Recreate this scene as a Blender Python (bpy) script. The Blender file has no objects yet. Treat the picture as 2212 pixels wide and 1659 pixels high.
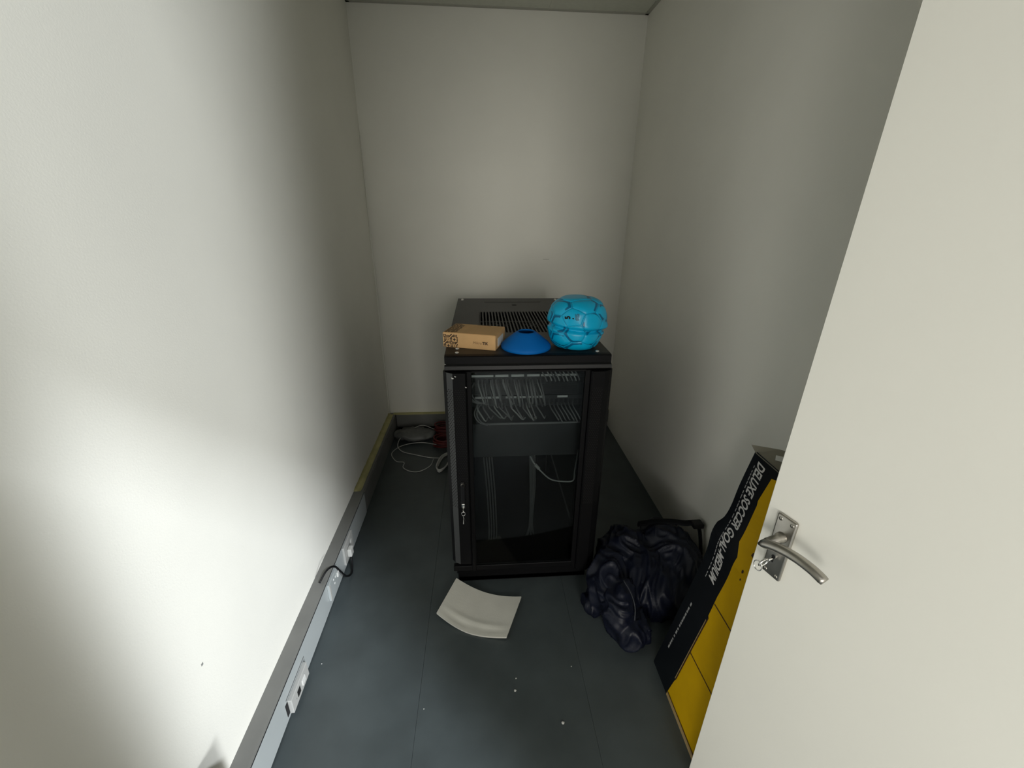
import bpy, bmesh, math, random
from mathutils import Vector, Matrix, noise

# ------------------------------------------------------------------ scene, camera, light
S = bpy.context.scene
COL = S.collection
S.view_settings.view_transform = 'Standard'
S.view_settings.look = 'None'
S.view_settings.gamma = 1.0
S.view_settings.use_curve_mapping = False
S.view_settings.exposure = 0.0

CAM_R = Vector((0.99740698, -0.07128331, 0.0099003))
CAM_U = Vector((0.01733496, 0.37147894, 0.92827954))
CAM_F = Vector((0.06984859, 0.92570086, -0.37175138))
cam_data = bpy.data.cameras.new('camera')
cam_data.sensor_fit = 'HORIZONTAL'
cam_data.sensor_width = 36.0
cam_data.lens = 923.68 / 2212 * 36.0
cam_data.clip_start = 0.02
cam = bpy.data.objects.new('camera', cam_data)
m = Matrix.Identity(4)
for i in range(3):
    m[i][0] = CAM_R[i]; m[i][1] = CAM_U[i]; m[i][2] = -CAM_F[i]
m[0][3], m[1][3], m[2][3] = -0.00576, -1.44213, 1.52924
cam.matrix_world = m
COL.objects.link(cam)
S.camera = cam

# soft even daylight of the larger room outside the doorway
world = bpy.data.worlds.new('world'); S.world = world
world.use_nodes = True
bg = world.node_tree.nodes['Background']
bg.inputs['Color'].default_value = (1.0, 0.985, 0.94, 1)
bg.inputs['Strength'].default_value = 0.75

def area(name, loc, target, sx, sy, power, color=(1, 1, 1)):
    d = bpy.data.lights.new(name, 'AREA')
    d.shape = 'RECTANGLE'; d.size = sx; d.size_y = sy; d.energy = power; d.color = color
    o = bpy.data.objects.new(name, d)
    o.location = loc
    o.rotation_euler = (Vector(target) - Vector(loc)).to_track_quat('-Z', 'Z').to_euler()
    COL.objects.link(o)
    return o
# tall window across the room outside, seen diagonally through the doorway
area('window_light', (5.30, -7.00, 1.40), (-0.2, -0.8, 1.1), 1.0, 2.2, 570, (0.96, 1.0, 1.02))
# high lamp added for the left wall's foot; the door head cuts it off from the upper wall
area('wall_foot_fill', (5.20, -6.98, 7.3), (-0.3, -0.7, 0.2), 0.9, 1.2, 1000, (0.94, 1.0, 1.07))
# added fill lamps, straight behind for the back wall and left for the door
area('fill_centre', (0.35, -5.2, 1.6), (0.35, 0, 1.4), 1.2, 1.6, 78, (1.0, 0.97, 0.90))
area('fill_left', (-1.7, -4.9, 1.4), (0.5, -1.0, 1.2), 1.0, 1.6, 66, (1.0, 0.98, 0.92))

# ------------------------------------------------------------------ measures
XL, XR, YB, YF, H = -0.698, 0.961, 1.498, -1.49, 2.571
HS, DS = 0.1415, 0.054          # skirting trunking height, depth
RX0, RX1, RH, RD = -0.137, 0.463, 1.059, 1.09   # server rack
PI = math.pi

# ------------------------------------------------------------------ materials
MATS = {}
def mat(name, color, rough=0.5, metal=0.0, var=0.0, scale=20.0, bump=0.0, bscale=200.0, spec=0.5, coat=0.0):
    if name in MATS: return MATS[name]
    M = bpy.data.materials.new(name); M.use_nodes = True
    nt = M.node_tree; b = nt.nodes['Principled BSDF']
    b.inputs['Base Color'].default_value = (*color, 1)
    b.inputs['Roughness'].default_value = rough
    b.inputs['Metallic'].default_value = metal
    b.inputs['Specular IOR Level'].default_value = spec
    b.inputs['Coat Weight'].default_value = coat
    tc = nt.nodes.new('ShaderNodeTexCoord')
    if var > 0:
        n = nt.nodes.new('ShaderNodeTexNoise'); n.inputs['Scale'].default_value = scale
        n.inputs['Detail'].default_value = 6
        nt.links.new(tc.outputs['Object'], n.inputs['Vector'])
        r = nt.nodes.new('ShaderNodeValToRGB')
        r.color_ramp.elements[0].position = 0.3; r.color_ramp.elements[1].position = 0.7
        r.color_ramp.elements[0].color = (*[c * (1 - var) for c in color], 1)
        r.color_ramp.elements[1].color = (*[min(1, c * (1 + var)) for c in color], 1)
        nt.links.new(n.outputs['Fac'], r.inputs['Fac'])
        nt.links.new(r.outputs['Color'], b.inputs['Base Color'])
    if bump > 0:
        n2 = nt.nodes.new('ShaderNodeTexNoise'); n2.inputs['Scale'].default_value = bscale
        n2.inputs['Detail'].default_value = 4
        nt.links.new(tc.outputs['Object'], n2.inputs['Vector'])
        bp = nt.nodes.new('ShaderNodeBump'); bp.inputs['Strength'].default_value = bump
        bp.inputs['Distance'].default_value = 0.002
        nt.links.new(n2.outputs['Fac'], bp.inputs['Height'])
        nt.links.new(bp.outputs['Normal'], b.inputs['Normal'])
    MATS[name] = M
    return M

WALL = mat('wall_paint', (0.86, 0.845, 0.775), 0.75, var=0.02, scale=3, bump=0.12, bscale=260)
CEIL = mat('ceiling_tile', (0.62, 0.63, 0.55), 0.85, var=0.03, scale=40, bump=0.2, bscale=300)
CGRID = mat('ceiling_grid', (0.42, 0.42, 0.36), 0.5)
VINYL = mat('vinyl_floor', (0.060, 0.073, 0.076), 0.40, var=0.16, scale=6, bump=0.08, bscale=90)
SKIRT = mat('trunking_grey', (0.40, 0.43, 0.43), 0.38, var=0.03, scale=8)
SKTOP = mat('trunking_ledge', (0.165, 0.165, 0.155), 0.55, var=0.08, scale=10)
YELL = mat('yellowed_sealant', (0.46, 0.43, 0.20), 0.7, var=0.15, scale=14, bump=0.3, bscale=60)
DARKGAP = mat('dark_gap', (0.008, 0.008, 0.009), 0.8)
RACK = mat('rack_steel', (0.005, 0.005, 0.0055), 0.45, bump=0.05, bscale=500, spec=0.12)
RACKLIT = mat('rack_lit_steel', (0.012, 0.012, 0.012), 0.5, spec=0.35)
RACKTOP = mat('rack_lid_steel', (0.020, 0.019, 0.017), 0.48, var=0.1, scale=8, spec=0.35)
PERF = mat('perforated_steel', (0.050, 0.052, 0.053), 0.55, spec=0.3)
HOLE = mat('perforation_black', (0.003, 0.003, 0.003), 0.9)
ZINC = mat('zinc_bolt', (0.75, 0.74, 0.70), 0.3, 0.6)
NICKEL = mat('satin_nickel', (0.42, 0.40, 0.36), 0.34, 1.0, var=0.06, scale=60)
CHROME = mat('chrome', (0.8, 0.8, 0.78), 0.15, 1.0)
DOORP = mat('door_paint', (0.80, 0.79, 0.72), 0.5, var=0.015, scale=3, bump=0.06, bscale=150)
WHITEP = mat('white_plastic', (0.72, 0.72, 0.69), 0.35)
GREYP = mat('grey_plastic', (0.45, 0.45, 0.43), 0.4)
BLACKR = mat('black_rubber', (0.005, 0.005, 0.006), 0.5, spec=0.3)
HANG = mat('dark_cable', (0.10, 0.10, 0.098), 0.5)
BLUEP = mat('blue_cone_plastic', (0.0, 0.13, 0.46), 0.6, var=0.06, scale=9, spec=0.2)
FOAM = mat('white_foam', (0.62, 0.61, 0.55), 0.85, var=0.04, scale=14, bump=0.15, bscale=200)
CARD = mat('brown_card', (0.62, 0.38, 0.17), 0.8, var=0.07, scale=16, bump=0.08, bscale=120)
INK = mat('brown_ink', (0.055, 0.03, 0.014), 0.7)
INKT = mat('faint_ink', (0.24, 0.14, 0.06), 0.7)
PAPER = mat('paper_label', (0.72, 0.72, 0.70), 0.6)
GBNAVY = mat('carton_navy', (0.003, 0.0045, 0.007), 0.45, var=0.25, scale=10, spec=0.3)
GBYEL = mat('carton_yellow', (0.62, 0.365, 0.0), 0.6, var=0.07, scale=9, spec=0.2)
GBTAN = mat('carton_tan', (0.36, 0.25, 0.11), 0.75, var=0.06)
GBGREY = mat('carton_inside', (0.27, 0.25, 0.20), 0.8, var=0.08)
PRINT = mat('print_silver', (0.60, 0.59, 0.58), 0.6)
PRINTDIM = mat('print_silver_small', (0.33, 0.33, 0.33), 0.6)
NAVY = mat('navy_nylon', (0.0035, 0.0055, 0.016), 0.48, var=0.2, scale=12, bump=0.25, bscale=160, spec=0.35)
WEB = mat('black_webbing', (0.003, 0.0035, 0.005), 0.7, spec=0.15)
CABLE = mat('grey_cable', (0.46, 0.46, 0.44), 0.5)
CABLED = mat('dull_cable', (0.24, 0.24, 0.235), 0.5)
PANEL = mat('panel_grey', (0.030, 0.031, 0.031), 0.55, spec=0.3)
STRIP = mat('label_strip', (0.80, 0.80, 0.77), 0.45)
RED = mat('red_cable', (0.10, 0.008, 0.008), 0.5)
CRUMB = mat('crumb_white', (0.6, 0.6, 0.57), 0.8)
SCUFF = mat('scuff', (0.25, 0.25, 0.24), 0.8)
SMUDGE = mat('smudge', (0.62, 0.61, 0.56), 0.8)

def glass_mat():
    M = bpy.data.materials.new('tinted_glass'); M.use_nodes = True
    nt = M.node_tree; nt.nodes.clear()
    out = nt.nodes.new('ShaderNodeOutputMaterial')
    mix = nt.nodes.new('ShaderNodeMixShader'); fr = nt.nodes.new('ShaderNodeFresnel')
    fr.inputs['IOR'].default_value = 1.5
    tr = nt.nodes.new('ShaderNodeBsdfTransparent'); tr.inputs['Color'].default_value = (0.74, 0.77, 0.77, 1)
    gl = nt.nodes.new('ShaderNodeBsdfGlossy'); gl.inputs['Roughness'].default_value = 0.02; gl.inputs['Color'].default_value = (0.26, 0.27, 0.27, 1)
    nt.links.new(fr.outputs[0], mix.inputs[0]); nt.links.new(tr.outputs[0], mix.inputs[1])
    nt.links.new(gl.outputs[0], mix.inputs[2]); nt.links.new(mix.outputs[0], out.inputs[0])
    return M
GLASS = glass_mat()

def ball_mat():
    M = bpy.data.materials.new('teal_ball_vinyl'); M.use_nodes = True
    nt = M.node_tree; b = nt.nodes['Principled BSDF']
    b.inputs['Roughness'].default_value = 0.34
    b.inputs['Specular IOR Level'].default_value = 0.4
    at = nt.nodes.new('ShaderNodeAttribute'); at.attribute_name = 'mark'
    mx = nt.nodes.new('ShaderNodeMix'); mx.data_type = 'RGBA'
    mx.inputs['A'].default_value = (0.0, 0.42, 0.70, 1)
    mx.inputs['B'].default_value = (0.0, 0.13, 0.27, 1)
    nt.links.new(at.outputs['Fac'], mx.inputs['Factor'])
    nt.links.new(mx.outputs['Result'], b.inputs['Base Color'])
    return M
BALL = ball_mat()

# ------------------------------------------------------------------ mesh helpers
def obj(name, bm, material, parent=None, smooth=False):
    me = bpy.data.meshes.new(name)
    bmesh.ops.recalc_face_normals(bm, faces=bm.faces)
    bm.to_mesh(me); bm.free()
    if smooth:
        for p in me.polygons: p.use_smooth = True
    mats = material if isinstance(material, (list, tuple)) else [material]
    for M in mats: me.materials.append(M)
    o = bpy.data.objects.new(name, me)
    COL.objects.link(o)
    if parent: o.parent = parent
    return o
def autosmooth(o, deg=35):
    me = o.data
    for p in me.polygons: p.use_smooth = True
    bm = bmesh.new(); bm.from_mesh(me)
    for e in bm.edges:
        if len(e.link_faces) == 2 and e.calc_face_angle(0) > math.radians(deg): e.smooth = False
    bm.to_mesh(me); bm.free()
    return o
def thing(name, label, cat, loc=(0, 0, 0), rotz=0, group=None):
    o = bpy.data.objects.new(name, None); COL.objects.link(o)
    o.empty_display_size = 0.05
    o.location = loc; o.rotation_euler = (0, 0, rotz)
    o['label'] = label; o['category'] = cat
    if group: o['group'] = group
    return o
def tag(o, label, cat, group=None, kind=None):
    o['label'] = label; o['category'] = cat
    if group: o['group'] = group
    if kind: o['kind'] = kind
    return o
def struct(name, bm, material):
    o = obj(name, bm, material); o['kind'] = 'structure'
    return o
def box(bm, x0, x1, y0, y1, z0, z1, bev=0.0, seg=2, mi=0):
    vs = [bm.verts.new(c) for c in ((x0,y0,z0),(x1,y0,z0),(x1,y1,z0),(x0,y1,z0),(x0,y0,z1),(x1,y0,z1),(x1,y1,z1),(x0,y1,z1))]
    fs = [bm.faces.new([vs[i] for i in f]) for f in ((0,3,2,1),(4,5,6,7),(0,1,5,4),(1,2,6,5),(2,3,7,6),(3,0,4,7))]
    for f in fs: f.material_index = mi
    if bev > 0:
        es = list({e for f in fs for e in f.edges})
        bmesh.ops.bevel(bm, geom=es, offset=bev, segments=seg, affect='EDGES', profile=0.5)
    return bm
def B(*a, **k): return box(bmesh.new(), *a, **k)
def tube(bm, pts, r, n=8, cap=True, flat=None):
    """sweep a round (or flattened) section along points; r may be a list"""
    P = [Vector(p) for p in pts]
    rad = r if isinstance(r, (list, tuple)) else [r] * len(P)
    T = [(P[min(i + 1, len(P) - 1)] - P[max(i - 1, 0)]).normalized() for i in range(len(P))]
    ref = Vector((0, 0, 1)) if abs(T[0].z) < 0.9 else Vector((1, 0, 0))
    N = (ref - T[0] * ref.dot(T[0])).normalized()
    rings = []
    for i, p in enumerate(P):
        N = (N - T[i] * N.dot(T[i])).normalized(); Bn = T[i].cross(N)
        fa = flat if flat else 1.0
        rings.append([bm.verts.new(p + N * rad[i] * fa * math.cos(2*PI*k/n) + Bn * rad[i] * math.sin(2*PI*k/n)) for k in range(n)])
    for a, b in zip(rings, rings[1:]):
        for k in range(n): bm.faces.new((a[k], a[(k+1) % n], b[(k+1) % n], b[k]))
    if cap:
        bm.faces.new(rings[0][::-1]); bm.faces.new(rings[-1])
    return bm
def spline(ctrl, n=8):
    """Catmull-Rom through control points"""
    C = [Vector(c) for c in ctrl]; C = [C[0]*2 - C[1]] + C + [C[-1]*2 - C[-2]]
    out = []
    for i in range(1, len(C) - 2):
        p0, p1, p2, p3 = C[i-1:i+3]
        for k in range(n):
            t = k / n
            out.append(0.5*((2*p1) + (p2-p0)*t + (2*p0-5*p1+4*p2-p3)*t*t + (3*p1-p0-3*p2+p3)*t**3))
    out.append(C[-2])
    return out
def lathe(bm, prof, n=32, center=(0, 0, 0)):
    cx, cy, cz = center; rings = []
    for r, z in prof:
        if r < 1e-6: rings.append([bm.verts.new((cx, cy, cz + z))])
        else: rings.append([bm.verts.new((cx + r*math.cos(2*PI*k/n), cy + r*math.sin(2*PI*k/n), cz + z)) for k in range(n)])
    for a, b in zip(rings, rings[1:]):
        for k in range(n):
            q = [a[k % len(a)], a[(k+1) % len(a)], b[(k+1) % len(b)], b[k % len(b)]]
            u = []
            for v in q:
                if v not in u: u.append(v)
            if len(u) > 2: bm.faces.new(u)
    return bm
def cyl(bm, p0, p1, r, n=12): return tube(bm, [p0, p1], r, n)
def prism(bm, poly, axis, a, b):
    """extrude a 2D polygon along an axis from a to b"""
    def mk(u, v, w): return {'x': (w, u, v), 'y': (u, w, v), 'z': (u, v, w)}[axis]
    lo = [bm.verts.new(mk(u, v, a)) for u, v in poly]; hi = [bm.verts.new(mk(u, v, b)) for u, v in poly]
    bm.faces.new(lo[::-1]); bm.faces.new(hi)
    n = len(poly)
    for i in range(n): bm.faces.new((lo[i], lo[(i+1) % n], hi[(i+1) % n], hi[i]))
    return bm
def text_bm(body, size, xscale=1.0, shear=0.0, bold=0.0, align='LEFT', extrude=0.0):
    c = bpy.data.curves.new('lettering', 'FONT'); c.body = body; c.size = size; c.shear = shear
    c.offset = bold; c.align_x = align; c.extrude = extrude; c.resolution_u = 3
    o = bpy.data.objects.new('lettering', c); COL.objects.link(o)
    bpy.context.view_layer.update()
    me = o.evaluated_get(bpy.context.evaluated_depsgraph_get()).to_mesh()
    bm = bmesh.new(); bm.from_mesh(me)
    bpy.data.objects.remove(o); bpy.data.curves.remove(c)
    for v in bm.verts: v.co.x *= xscale
    return bm
def place_bm(bm, origin, xd, yd, nd):
    o, xd, yd, nd = Vector(origin), Vector(xd), Vector(yd), Vector(nd)
    for v in bm.verts: v.co = o + xd * v.co.x + yd * v.co.y + nd * v.co.z
    return bm

# ------------------------------------------------------------------ the room
fl = struct('floor', B(XL - 0.12, XR + 0.12, -4.5, YB + 0.1, -0.10, -0.004), VINYL)
edges = [XL - 0.12, -0.236, 0.334, XR + 0.12]
for a, b in zip(edges, edges[1:]):
    obj('vinyl_strip', B(a + 0.0003, b - 0.0003, -1.9, YB + 0.1, -0.004, 0.0, bev=0.0005, seg=1), VINYL, fl)
obj('vinyl_strip', B(XL - 1.6, XR + 1.6, -4.5, -1.9, -0.004, 0.0), VINYL, fl)

struct('wall_left', B(XL - 0.12, XL, YF - 0.12, YB + 0.1, 0, H + 0.1), WALL)
wr = struct('wall_right', B(XR, XR + 0.12, YF - 0.12, YB + 0.1, 0, H + 0.1), WALL)
wb = struct('wall_back', B(XL, XR, YB, YB + 0.1, 0, H + 0.1), WALL)
wl = bpy.data.objects['wall_left']
# front wall with the doorway the camera looks through
DX0, DX1, DH = -0.075, 0.815, 2.06
bm = bmesh.new()
box(bm, XL, DX0, YF - 0.12, YF, 0, H + 0.1); box(bm, DX1, XR, YF - 0.12, YF, 0, H + 0.1)
box(bm, DX0, DX1, YF - 0.12, YF, DH, H + 0.1)
wf = struct('wall_front', bm, WALL)
bm = bmesh.new()
box(bm, DX0, DX0 + 0.02, YF - 0.125, YF + 0.004, 0, DH); box(bm, DX1 - 0.02, DX1, YF - 0.125, YF + 0.004, 0, DH)
box(bm, DX0 + 0.02, DX1 - 0.02, YF - 0.125, YF + 0.004, DH - 0.02, DH)
struct('trim_1', bm, DOORP)
# little marks on the walls
obj('scuff_mark', B(XL, XL + 0.0006, -0.681, -0.674, 0.497, 0.504, bev=0.0002, seg=1), SCUFF, wl)
bm = B(0.415, 0.455, YB - 0.0006, YB, 1.2405, 1.2445)
obj('scuff_mark', bm, SMUDGE, wb)
# painted sealant bead down the far left corner
bm = bmesh.new()
tube(bm, [(XL + 0.004, YB - 0.018 + 0.004*math.sin(k*0.9), HS + k*0.1) for k in range(19)], [0.006]*12 + [0.005,0.004,0.004,0.003,0.003,0.002,0.002], 6)
o = struct('trim_2', bm, WALL); [setattr(p, 'use_smooth', True) for p in o.data.polygons]

# suspended ceiling: tiles between thin grid bars
ce = struct('ceiling', B(XL, XR, YF, YB, H + 0.02, H + 0.10), CEIL)
gx = [XL, -0.192, 0.403, XR]; gy = [YF, -1.53, -0.93, -0.33, 0.27, 0.87, YB]
for i in range(3):
    for j in range(6):
        obj('ceiling_tile', B(gx[i] + 0.006, gx[i+1] - 0.006, gy[j] + 0.006, gy[j+1] - 0.006, H, H + 0.02, bev=0.002, seg=1), CEIL, ce)
for x in gx[1:-1]: obj('grid_bar', B(x - 0.007, x + 0.007, YF, YB, H - 0.001, H + 0.015), CEIL, ce)
for y in gy[1:-1]: obj('grid_bar', B(XL, XR, y - 0.007, y + 0.007, H - 0.001, H + 0.014), CEIL, ce)
obj('wall_angle', B(XL, XR, YB - 0.02, YB, H - 0.004, H), CGRID, ce)
obj('wall_angle', B(XR - 0.02, XR, YF, YB, H - 0.004, H), CGRID, ce)
obj('wall_angle', B(XL, XL + 0.02, YF, YB, H - 0.004, H), CGRID, ce)

# skirting trunking, left wall: grey cover and ledge in front, yellowed ledge at the back
YS = 0.515
bl = struct('baseboard_left', B(XL, XL + DS - 0.006, YF, YB, 0.0, HS - 0.008), SKTOP)
obj('front_cover', B(XL + DS - 0.006, XL + DS, YF + 0.001, YS, 0.006, HS - 0.006, bev=0.002), SKIRT, bl)
obj('front_cover', B(XL + DS - 0.010, XL + DS - 0.004, YS + 0.002, YB - 0.05, 0.004, HS - 0.020, bev=0.002), SKTOP, bl)
bm = prism(bmesh.new(), [(XL, HS - 0.008), (XL + DS - 0.0005, HS - 0.004), (XL + DS - 0.001, HS - 0.001), (XL + DS - 0.008, HS), (XL, HS)], 'y', YF + 0.001, YS)
obj('top_ledge', bm, SKTOP, bl)
obj('seam', B(XL + DS - 0.0004, XL + DS + 0.0006, YF + 0.001, YS, HS - 0.0075, HS - 0.0048), DARKGAP, bl)
bm = bmesh.new(); random.seed(4)
N = 40; rows = []
for i in range(N + 1):
    y = YS + (YB - 0.03 - YS) * i / N
    w = 0.034 + 0.004*noise.noise((y*22, 3, 0)); h = HS - 0.008 + 0.002
    if i == 0: w = 0.03
    rows.append([bm.verts.new((XL, y, h - 0.004)), bm.verts.new((XL, y, h + 0.012 + 0.004*noise.noise((y*30, 0, 0)))), bm.verts.new((XL + w*0.5, y, h + 0.004)), bm.verts.new((XL + w, y, h)), bm.verts.new((XL + w, y, h - 0.004))])
for a, b in zip(rows, rows[1:]):
    for k in range(5): bm.faces.new((a[k], a[(k+1) % 5], b[(k+1) % 5], b[k]))
bm.faces.new(rows[0]); bm.faces.new(rows[-1][::-1])
obj('yellowed_ledge', bm, YELL, bl, True)
obj('shadow_block', B(XL, -0.612, -1.16, -0.804, HS - 0.001, 0.298, bev=0.003), SKTOP, bl)  # unseen block added below the view to cast a shadow on the wall
bb = struct('baseboard_back', B(XL + DS, XR, YB - 0.030, YB, 0.030, HS - 0.012), SKTOP)
obj('yellowed_ledge', B(XL + 0.03, XR, YB - 0.032, YB, HS - 0.012, HS - 0.006, bev=0.002), YELL, bb)
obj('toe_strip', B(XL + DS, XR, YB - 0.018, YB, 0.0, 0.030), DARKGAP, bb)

# ------------------------------------------------------------------ open door with its lever handle
ang = math.radians(-73)
door = bpy.data.objects.new('door_1', None); COL.objects.link(door)
door.empty_display_size = 0.1
door.location = (0.572, -0.765, 0)
door['kind'] = 'structure'; door['label'] = 'cream painted flush door standing open on the right'
SAG = math.radians(0.9)
door.rotation_euler = (0, SAG, ang)
door.location = Vector((0.572, -0.765, 0)) - Vector((math.cos(ang), math.sin(ang), 0)) * math.sin(SAG) * 1.0
LW = 0.755
obj('leaf', B(0, LW, 0.0, 0.040, 0.022, 2.03, bev=0.0015, seg=1), DOORP, door)
hp = obj('handle_plate', B(0.027, 0.068, -0.009, 0.0, 0.842, 0.988, bev=0.004, seg=3), NICKEL, door); autosmooth(hp)
bm = bmesh.new()
lathe(bm, [(0.0115, 0), (0.0105, 0.008), (0.0085, 0.012), (0.0085, 0.040), (0.0, 0.041)], 20)
place_bm(bm, (0.048, -0.008, 0.942), (1, 0, 0), (0, 0, 1), (0, -1, 0)); obj('spindle_rose', bm, NICKEL, hp, True)
pts = spline([(0.036, -0.050, 0.929), (0.050, -0.052, 0.941), (0.075, -0.052, 0.952), (0.105, -0.051, 0.958), (0.135, -0.049, 0.957), (0.158, -0.047, 0.951)], 5)
rr = [0.0040 + 0.0065*min(1, k/4) for k in range(len(pts))]; rr[-1] = 0.0095
obj('lever', tube(bmesh.new(), pts, rr, 14, flat=0.85), NICKEL, hp, True)
for (x, z) in ((0.036, 0.979), (0.060, 0.979), (0.036, 0.851), (0.060, 0.851)):
    obj('screw', lathe(bmesh.new(), [(0, 0.0008), (0.0035, 0.001), (0.0042, 0.0)], 12), NICKEL, hp, True).matrix_local = Matrix.Translation((x, -0.009, z)) @ Matrix.Rotation(PI/2, 4, 'X')
bm = bmesh.new()
lathe(bm, [(0, 0), (0.0042, 0)], 14); place_bm(bm, (0.045, -0.0094, 0.890), (1, 0, 0), (0, 0, 1), (0, -1, 0))
bm2 = bmesh.new(); box(bm2, 0.043, 0.047, -0.0094, -0.009, 0.876, 0.889)
for f in bm2.faces: pass
me_tmp = bpy.data.meshes.new('t'); bm2.to_mesh(me_tmp); bm2.free(); bm.from_mesh(me_tmp)
obj('keyhole', bm, HOLE, hp)
key = thing('door_key', 'small steel key left in the door lock with a split ring', 'key', (0, 0, 0))
key.matrix_world = door.matrix_basis if False else Matrix.LocRotScale(door.location, door.rotation_euler, None)
bm = bmesh.new(); cyl(bm, (0.045, -0.006, 0.886), (0.045, -0.024, 0.886), 0.0026, 10)
obj('shank', bm, CHROME, key, True)
bm = bmesh.new()
tube(bm, [(0.045 + 0.0035*math.sin(t)*0.4, -0.034 - 0.011*math.cos(t), 0.883 + 0.009*math.sin(t)) for t in [2*PI*k/20 for k in range(21)]], 0.0022, 8, cap=False)
obj('bow', bm, CHROME, key, True)
bm = bmesh.new()
tube(bm, [(0.042 + 0.009*math.cos(t), -0.044, 0.876 + 0.011*math.sin(t)) for t in [2*PI*k/28 for k in range(29)]], 0.0011, 6, cap=False)
obj('split_ring', bm, CHROME, key, True)

# ------------------------------------------------------------------ server rack
rack = thing('server_rack', 'tall black floor-standing server cabinet with glazed front door', 'server rack', (RX0, 0, 0))
W = RX1 - RX0
obj('side_panel', B(0.006, 0.012, 0.03, RD - 0.01, 0.03, RH - 0.05, bev=0.001, seg=1), RACK, rack)
obj('side_panel', B(W - 0.012, W - 0.006, 0.03, RD - 0.01, 0.03, RH - 0.05, bev=0.001, seg=1), RACK, rack)
obj('back_panel', B(0.006, W - 0.006, RD - 0.016, RD - 0.010, 0.03, RH - 0.05), RACK, rack)
bm = bmesh.new(); box(bm, 0.012, W - 0.020, 0.012, RD - 0.012, 0.004, 0.030, bev=0.003); box(bm, 0.012, W - 0.020, 0.012, 0.045, 0.002, 0.10, bev=0.004)
obj('base', bm, RACK, rack)
for x in (0.012, W - 0.052): obj('corner_post', B(x, x + 0.040, 0.014, 0.054, 0.03, RH - 0.045, bev=0.003), RACK, rack)
for x in (0.062, W - 0.082): obj('mounting_rail', B(x, x + 0.020, 0.085, 0.115, 0.03, RH - 0.05, bev=0.001, seg=1), RACK, rack)
for x in (0.062, W - 0.082): obj('mounting_rail', B(x, x + 0.020, 0.80, 0.83, 0.03, RH - 0.05, bev=0.001, seg=1), RACK, rack)
# lid: plate with an open vent field, lip in front
vx0, vx1, vy0, vy1 = 0.126, 0.492, 0.315, 0.722
zt = RH
bm = bmesh.new()
box(bm, 0.0, vx0, 0.022, RD, zt - 0.004, zt); box(bm, vx1, W, 0.022, RD, zt - 0.004, zt)
box(bm, vx0, vx1, 0.022, vy0, zt - 0.004, zt); box(bm, vx0, vx1, vy1, RD, zt - 0.004, zt)
box(bm, 0.0, 0.004, 0.022, RD, zt - 0.045, zt - 0.004); box(bm, W - 0.004, W, 0.022, RD, zt - 0.045, zt - 0.004)
box(bm, 0.0, W, RD - 0.004, RD, zt - 0.045, zt - 0.004)
lid = obj('lid', bm, RACKTOP, rack)
bm = prism(bmesh.new(), [(0.024, zt), (0.004, zt - 0.001), (0.0, zt - 0.004), (0.0, zt - 0.030), (-0.012, zt - 0.034), (-0.016, zt - 0.046), (-0.012, zt - 0.050), (0.024, zt - 0.050)], 'x', 0.0, W)
obj('front_lip', bm, [RACK, RACKLIT], lid)
for p in bpy.data.objects['front_lip'].data.polygons:
    if p.normal.y < -0.3 and p.center.z < zt - 0.030: p.material_index = 1  # up-tilted lip faces get paler steel, their light put into the colour
nb = 24; pitch = (vx1 - vx0) / nb
bar = None
for k in range(nb + 1):
    x = vx0 + k * pitch
    if bar is None:
        bar = obj('vent_bar', B(-0.0032, 0.0032, vy0, vy1, zt - 0.004, zt), RACKTOP, lid)
        o = bar
    else:
        o = bar.copy(); COL.objects.link(o); o.parent = lid
    o.location.x = x
obj('vent_bar', B(vx0, vx1, 0.515, 0.521, zt - 0.005, zt - 0.001), RACKTOP, lid)
ft = obj('fan_tray', B(0.02, W - 0.02, 0.2, 0.85, zt - 0.060, zt - 0.052), HOLE, rack)
for (x, y) in ((0.22, 0.62), (0.40, 0.62), (0.22, 0.42), (0.40, 0.42)):
    bm = bmesh.new()
    for q in range(7):
        a = 2*PI*q/7
        box_pts = [(x + 0.012*math.cos(a), y + 0.012*math.sin(a)), (x + 0.055*math.cos(a+0.1), y + 0.055*math.sin(a+0.1)), (x + 0.055*math.cos(a+0.6), y + 0.055*math.sin(a+0.6)), (x + 0.014*math.cos(a+0.7), y + 0.014*math.sin(a+0.7))]
        prism(bm, box_pts, 'z', zt - 0.046, zt - 0.044)
    lathe(bm, [(0.0, -0.042), (0.018, -0.043), (0.018, -0.052)], 16, (x, y, zt))
    obj('fan', bm, PANEL, ft)
bolt = None
for (x, y) in ((0.042, 0.090), (0.043, 0.041), (0.556, 0.038), (0.556, 0.100), (0.026, 1.060), (0.026, 1.035), (0.567, 1.050), (0.567, 1.025)):
    if bolt is None:
        bolt = obj('bolt', lathe(bmesh.new(), [(0.0075, 0.0), (0.0070, 0.002), (0.004, 0.0036), (0, 0.004)], 14), ZINC, lid, True); o = bolt
    else:
        o = bolt.copy(); COL.objects.link(o); o.parent = lid
    o.location = (x, y, zt)
obj('cable_hole', lathe(bmesh.new(), [(0, 0.0004), (0.012, 0.0006), (0.014, 0.0)], 16, (0.315, 0.892, zt)), HOLE, lid)
obj('recessed_hatch', B(0.15, 0.47, 0.97, 1.04, zt, zt + 0.0015, bev=0.001, seg=1), RACKTOP, lid)

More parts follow.
